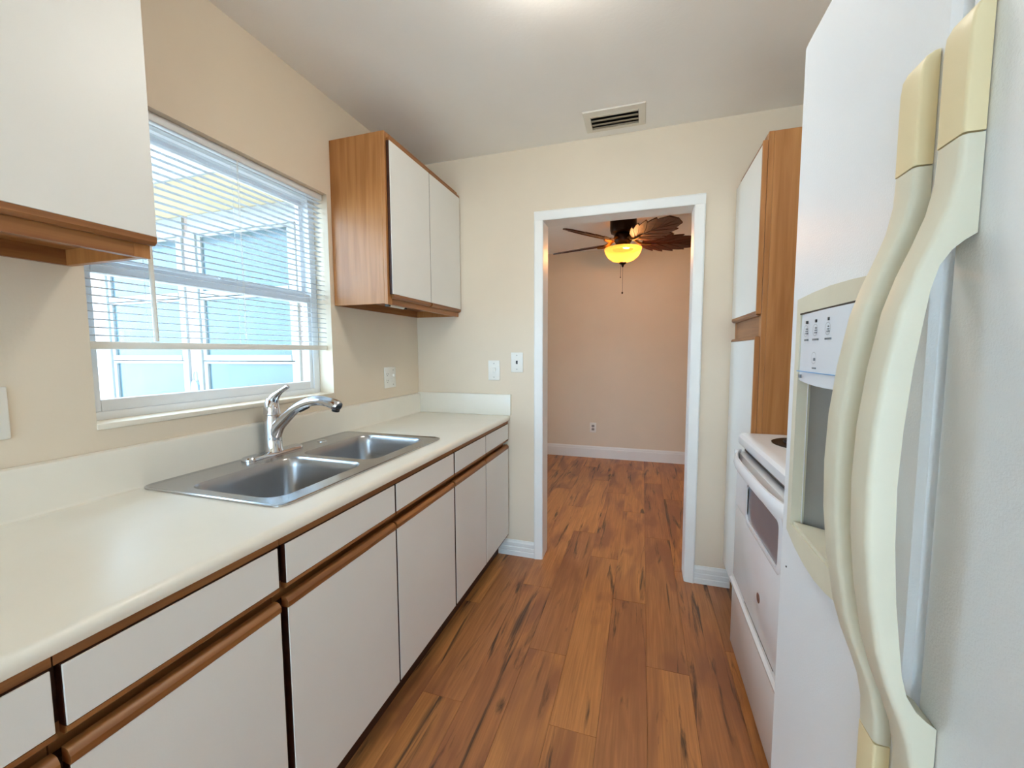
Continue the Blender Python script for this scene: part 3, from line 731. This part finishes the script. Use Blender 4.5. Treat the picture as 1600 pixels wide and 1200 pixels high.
    loft(dp, [[(X-.0003, u, v) for u, v in outer], [(xf+.004, u, v) for u, v in outer], [(xf, u, v) for u, v in outer]])
    loft(dp, [[(xf, u, v) for u, v in inner], [(X+.006, u, v) for u, v in inner]])
    bmesh.ops.remove_doubles(dp, verts=dp.verts[:], dist=1e-5)
    dso = obj('dispenser', dp, CREAM, t, smooth=30, label='cream water and ice dispenser surround')
    # curved cavity
    cv = BM(); t_ = BM(); n = 14; r0 = []; 
    for i in range(n+1):
        s = i/n; y = py1 + (py0-py1)*s; x = X+.004 + .05*math.sin(math.pi*s)**.6 if 0 < s < 1 else X+.004
        r0.append((t_.verts.new((x, y, pz0)), t_.verts.new((x, y, 1.232))))
    for a, b in zip(r0, r0[1:]): t_.faces.new((a[0], b[0], b[1], a[1]))
    t_.faces.new([a[0] for a in r0]); t_.faces.new([a[1] for a in r0])
    bmesh.ops.recalc_face_normals(t_, faces=t_.faces[:]); obj('cavity', t_, GREYP, dso, smooth=60)
    obj('drip_tray', prism(BM(), [(X+.03, py0+.03), (xf+.004, py0+.002), (xf+.001, (py0+py1)/2), (xf+.004, py1-.002), (X+.03, py1-.03), (X+.045, (py0+py1)/2)], 'z', pz0+.0004, pz0+.006), CREAM, dso)
    # control panel, slightly bowed
    xs = []; cp = BM(); n = 10; loops = []
    for i in range(n+1):
        s = i/n; y = py1-.001 + (py0-py1+.002)*s; bul = .004*(1-(2*s-1)**2)
        loops.append([(xf+.002-bul, y, 1.2305-.004*(1-(2*s-1)**2)), (xf+.002-bul, y, 1.331), (X+.004, y, 1.331), (X+.004, y, 1.2305)])
    loft(cp, loops, True, True); cpo = obj('control_panel', cp, PANELM, dso, smooth=30)
    xp = xf-.0026
    obj('panel_gap', B(xf-.0006, xf+.001, py0, py1, 1.3315, 1.3335), BLACK, dso)
    def decal(nm, ya, yb, za, zb, mat): obj(nm, B(xp-.0006, xp+.0018, ya, yb, za, zb), mat, dso)
    for yy, wd in ((.711, .012), (.677, .020), (.636, .019)):
        decal('indicator', yy-.0015, yy+.0015, 1.3155, 1.3195, BLACK)
        # button: thin ring with a small glyph and a row of tiny print
        b_ = BM(); ang = [2*math.pi*k/20 for k in range(20)]
        loft(b_, [[(xp-.0004, yy+.0085*math.cos(a), 1.305+.0085*math.sin(a)) for a in ang], [(xp-.0004, yy+.0078*math.cos(a), 1.305+.0079*math.sin(a)) for a in ang]])
        obj('button', b_, INK, dso)
        g_ = BM()
        for k in range(3): box(g_, xp-.0006, xp+.0015, yy-.0035+.001*k, yy+.003-.001*k, 1.3005+.0032*k, 1.3022+.0032*k)
        obj('button_glyph', g_, INK, dso)
        g_ = BM(); m_ = 4 if wd < .014 else 6
        for k in range(m_): box(g_, xp-.0005, xp+.0015, yy-wd/2+k*wd/m_, yy-wd/2+k*wd/m_+wd/m_*.6, 1.2905, 1.2930)
        obj('button_print', g_, INK, dso)
    yy = .677; b_ = BM()
    loft(b_, [[(xp-.0004, yy+.0085*math.cos(a), 1.266+.0085*math.sin(a)) for a in ang], [(xp-.0004, yy+.0079*math.cos(a), 1.266+.0079*math.sin(a)) for a in ang]])
    obj('button', b_, INK, dso); decal('button_glyph', yy-.0015, yy+.0015, 1.262, 1.266, INK)
    g_ = BM(); [box(g_, xp-.0005, xp+.0015, yy-.006+k*.003, yy-.006+k*.003+.0018, 1.2505, 1.2527) for k in range(4)]; obj('button_print', g_, INK, dso)
    decal('blue_line', py0+.004, py1-.004, 1.2445, 1.2457, BLUEINK)
    decal('print_block', .7255, .7325, 1.2350, 1.2400, INK)
    obj('screw_dot', lathe(BM(), [(.001, -.001), (.0016, -.001), (.0016, .0004)], (X, .797, .902), 10, 'x'), BLACK, fzo)
fridge()

# ------------------------------------------------------------------ switches and outlets
def plate_back(name, label, cat, xc, zc, y, wd, ht, kind, group=None, mat=PLATE):
    """plate on a wall that faces -Y"""
    t = thing(name, label, cat, (xc, y, zc), group)
    obj('cover_plate', B(xc-wd/2, xc+wd/2, y-.006, y-.0002, zc-ht/2, zc+ht/2, .003), mat, t)
    if kind == 'toggle':
        obj('toggle_frame', B(xc-.010, xc+.010, y-.008, y-.0055, zc-.018, zc+.018, .001), mat, t)
        obj('toggle', B(xc-.004, xc+.012, y-.016, y-.0075, zc-.006, zc+.016, .002), mat, t)
    if kind == 'jack':
        obj('opening', B(xc-.005, xc+.005, y-.0066, y-.0058, zc-.010, zc+.010), BLACK, t)
        obj('lever', prism(BM(), [(xc-.004, zc-.008), (xc+.0045, zc), (xc-.004, zc+.008)], 'y', y-.014, y-.0066), BLACK, t)
    if kind == 'duplex':
        for dz in (-.0195, .0195):
            r = obj('receptacle', prism(BM(), rrect(xc-.0165, xc+.0165, zc+dz-.014, zc+dz+.014, .006), 'y', y-.009, y-.006), GREYP, t)
            for dx in (-.006, .006): obj('slot', B(xc+dx-.001, xc+dx+.001, y-.0093, y-.0088, zc+dz-.004, zc+dz+.006), BLACK, r)
    for dz in (-.042, .042) if kind != 'duplex' else (0,):
        obj('screw', lathe(BM(), [(.001, -.0071), (.003, -.0068), (.003, -.0055)], (xc, y, zc+dz), 10, 'y'), GREYP, t)
plate_back('light_switch', 'white dimmer switch plate on beige wall, lower one left of the doorway', 'switch', .532, 1.163, D, .076, .122, 'toggle')
plate_back('light_switch', 'white switch plate with black lever, nearest the doorway casing', 'switch', .680, 1.213, D, .076, .120, 'jack')
plate_back('wall_outlet', 'white outlet low on the far room wall seen through doorway', 'outlet', .856, .365, D2, .076, .120, 'duplex')
t = thing('wall_outlet', 'two-gang outlet plate on the left wall under the oak cabinet', 'outlet', (0, 2.058, 1.131))
obj('cover_plate', B(.0002, .006, 2.002, 2.114, 1.071, 1.191, .003), PLATE, t)
for dz in (-.0195, .0195):
    r = obj('receptacle', prism(BM(), rrect(2.026-.0145, 2.026+.0165, 1.131+dz-.014, 1.131+dz+.014, .006), 'x', .006, .008), PLATE, t)
    for dy in (-.006, .006): obj('slot', B(.0079, .0084, 2.026+dy-.001, 2.026+dy+.001, 1.129+dz, 1.137+dz), BLACK, r)
    obj('ground_hole', B(.0079, .0084, 2.024, 2.028, 1.121+dz, 1.125+dz), BLACK, r)
obj('toggle_frame', B(.0055, .0075, 2.075, 2.095, 1.113, 1.149, .001), PLATE, t)
obj('toggle', B(.007, .018, 2.080, 2.090, 1.134, 1.150, .002), PLATE, t)
for dz in (-.042, .042): obj('screw', lathe(BM(), [(.003, .0055), (.003, .0068), (.001, .0071)], (0, 2.085, 1.131+dz), 10, 'x'), GREYP, t)
t = thing('light_switch', 'white switch plate at the left edge of the picture above the worktop', 'switch', (0, .507, 1.14))
obj('cover_plate', B(.0002, .006, .470, .545, 1.079, 1.201, .003), PLATE, t)
obj('toggle_frame', B(.0055, .0075, .497, .517, 1.122, 1.158, .001), PLATE, t); obj('toggle', B(.007, .018, .502, .512, 1.142, 1.158, .002), PLATE, t)

# ------------------------------------------------------------------ ceiling vent and ceiling light
t = thing('ceiling_vent', 'white metal air vent in the ceiling above the doorway', 'vent', (1.247, 2.218, H))
xa, xb, ya, yb = 1.097, 1.397, 2.119, 2.317
fr = BM()
def vring(ins, z): return [(xa+ins, ya+ins, z), (xb-ins, ya+ins, z), (xb-ins, yb-ins, z), (xa+ins, yb-ins, z)]
loft(fr, [vring(0, H-.0003), vring(.003, H-.006), vring(.030, H-.011), vring(.034, H-.011), vring(.034, H-.0003)])
obj('frame', fr, ALUM, t)
obj('duct', B(xa+.0342, xb-.0342, ya+.0342, yb-.0342, H-.0012, H-.0004), BLACK, t)
for i, yy in enumerate((2.170, 2.208, 2.246, 2.276)):
    s = BM(); prism(s, [(yy-.018, H-.011), (yy-.016, H-.0125), (yy+.002, H-.009), (yy+.016, H-.0025), (yy+.015, H-.0015), (yy, H-.007)], 'x', xa+.035, xb-.035)
    obj('slat', s, ALUM if i < 1 else VENTD, t)  # first slat takes the frame tone, the others a darker one
t = thing('ceiling_light', 'round flush ceiling light at the top edge of the picture', 'light', (1.155, 1.185, H))
obj('rim', lathe(BM(), [(.150, -.0003), (.172, -.0003), (.172, -.014), (.166, -.018), (.150, -.018)], (1.155, 1.185, H), 40), BRASS, t)
obj('diffuser', lathe(BM(), [(.150, -.004), (.150, -.018), (.144, -.040), (.126, -.062), (.095, -.080), (.05, -.091), (.001, -.094)], (1.155, 1.185, H), 40), DOME, t)

# ------------------------------------------------------------------ ceiling fan in the far room
def fan():
    cx, cy, zb = 1.225, 3.77, 2.215
    t = thing('ceiling_fan', 'bronze ceiling fan with carved leaf blades and lit amber bowl', 'fan', (cx, cy, H))
    obj('motor_housing', lathe(BM(), [(.085, 2.4497), (.105, 2.445), (.112, 2.42), (.112, 2.33), (.105, 2.305), (.085, 2.295), (.001, 2.295)], (cx, cy, 0), 36), BRONZE, t)
    obj('blade_hub', lathe(BM(), [(.001, 2.2945), (.070, 2.2945), (.078, 2.28), (.076, 2.235), (.062, 2.215), (.055, 2.20), (.001, 2.20)], (cx, cy, 0), 32), BRONZE, t)
    lk = obj('light_fitter', lathe(BM(), [(.001, 2.1995), (.060, 2.1995), (.085, 2.19), (.092, 2.172), (.088, 2.160), (.001, 2.160)], (cx, cy, 0), 32), BRONZE, t)
    obj('glass_bowl', lathe(BM(), [(.150, 2.172), (.158, 2.170), (.157, 2.160), (.148, 2.130), (.126, 2.095), (.09, 2.068), (.045, 2.055), (.001, 2.053), (.001, 2.057), (.043, 2.059), (.087, 2.072), (.122, 2.098), (.143, 2.132), (.150, 2.160)], (cx, cy, 0), 40), BOWL, t, label='lit amber glass bowl')
    obj('finial', lathe(BM(), [(.001, 2.053), (.030, 2.0525), (.034, 2.046), (.022, 2.036), (.012, 2.030), (.009, 2.018), (.004, 2.010), (.001, 2.008)], (cx, cy, 0), 20), BRONZE, t)
    for dx, z0, z1, r in ((0, 2.008, 1.790, .008), (-.018, 2.05, 1.925, .005)):
        ch = obj('pull_chain', tube(BM(), [(cx+dx, cy, z0), (cx+dx, cy, z1)], .0013, 6), BRONZE, t)
        obj('pull_ball', lathe(BM(), [(.001, r*1.2), (r*.7, r*.8), (r, 0), (r*.7, -r*.8), (.001, -r*1.2)], (cx+dx, cy, z1), 14), BRONZE, ch)
    # a carved leaf outline along +x, starting at the blade iron
    def halfw(s): return   .150*math.sin(math.pi*min(1, s*.86+.10))**.62*(1-.25*s)
    L0, L1 = .165, .69; K = 5
    def side(sgn):
        p = [(L0, sgn*.030)]
        for k in range(K):
            s0 = .06+.86*k/K; s1 = .06+.86*(k+1)/K
            for f_ in (0, .3, .6, .85, 1.0):
                s = s0+(s1-s0)*f_; wv = halfw(s)*(.80+.20*f_) if f_ < 1 else halfw(s1)*1.02
                p.append((L0+(L1-L0)*(s+(.03 if f_ == 1 else 0)), sgn*wv))
            if k < K-1: p.append((L0+(L1-L0)*(s1-.045), sgn*halfw(s1)*.50))
        return p
    outline = side(1) + [(L1, 0)] + side(-1)[::-1]
    def blade_bm():
        t_ = BM(); vs = [t_.verts.new((x, y, 0)) for x, y in outline]; f = t_.faces.new(vs)
        r = bmesh.ops.extrude_face_region(t_, geom=[f])
        for g in r['geom']:
            if isinstance(g, bmesh.types.BMVert): g.co.z += .010
        bmesh.ops.triangulate(t_, faces=[q for q in t_.faces if len(q.verts) > 4]); bmesh.ops.recalc_face_normals(t_, faces=t_.faces[:])
        return t_
    def vein_bm():
        v = BM(); tube(v, [(L0, 0, -.001), (L0+.25, 0, -.001), (L1-.03, 0, 0)], [.008, .006, .002], 8, .6)
        for sgn in (1, -1):
            for k in range(K):
                s1 = .06+.86*(k+1)/K; xe = L0+(L1-L0)*s1; xs = L0+(L1-L0)*max(0, s1-.36)
                tube(v, [(xs, 0, -.001), ((xs+xe)/2+.01, sgn*halfw(s1)*.42, -.0005), (xe-.01, sgn*halfw(s1)*.8, 0)], [.005, .004, .0015], 6, .6)
        return v
    for ang in (18, 90, 162, 234, 306):
        m = Matrix.Translation((cx, cy, zb)) @ Matrix.Rotation(math.radians(ang), 4, 'Z')
        mp = m @ Matrix.Rotation(math.radians(-17), 4, 'X')
        b = blade_bm(); bmesh.ops.transform(b, matrix=mp, verts=b.verts[:]); bo = obj('blade', b, MAHOG, t)
        v = vein_bm(); bmesh.ops.transform(v, matrix=mp, verts=v.verts[:]); obj('vein', v, MAHOG, bo)
        ir = BM(); tube(ir, bez([(.06, 0, .035), (.10, 0, .030), (.14, 0, .006), (.19, 0, -.004), (.235, 0, -.004)], 12), [.014]*6+[.018]*20, 10, .5) if False else None
        pth = bez([(.06, 0, .035), (.10, 0, .030), (.14, 0, .004), (.19, 0, -.006), (.24, 0, -.005)], 12)
        tube(ir, pth, [.013 + .006*math.sin(math.pi*i/(len(pth)-1)) for i in range(len(pth))], 10, .5)
        bmesh.ops.transform(ir, matrix=m, verts=ir.verts[:]); obj('blade_iron', ir, BRASS, bo)
    lamp('fan_bulb', 'POINT', (cx+.03, cy-.02, 2.150), FANLAMP, (1.0, .72, .50), .03).parent = None
fan()
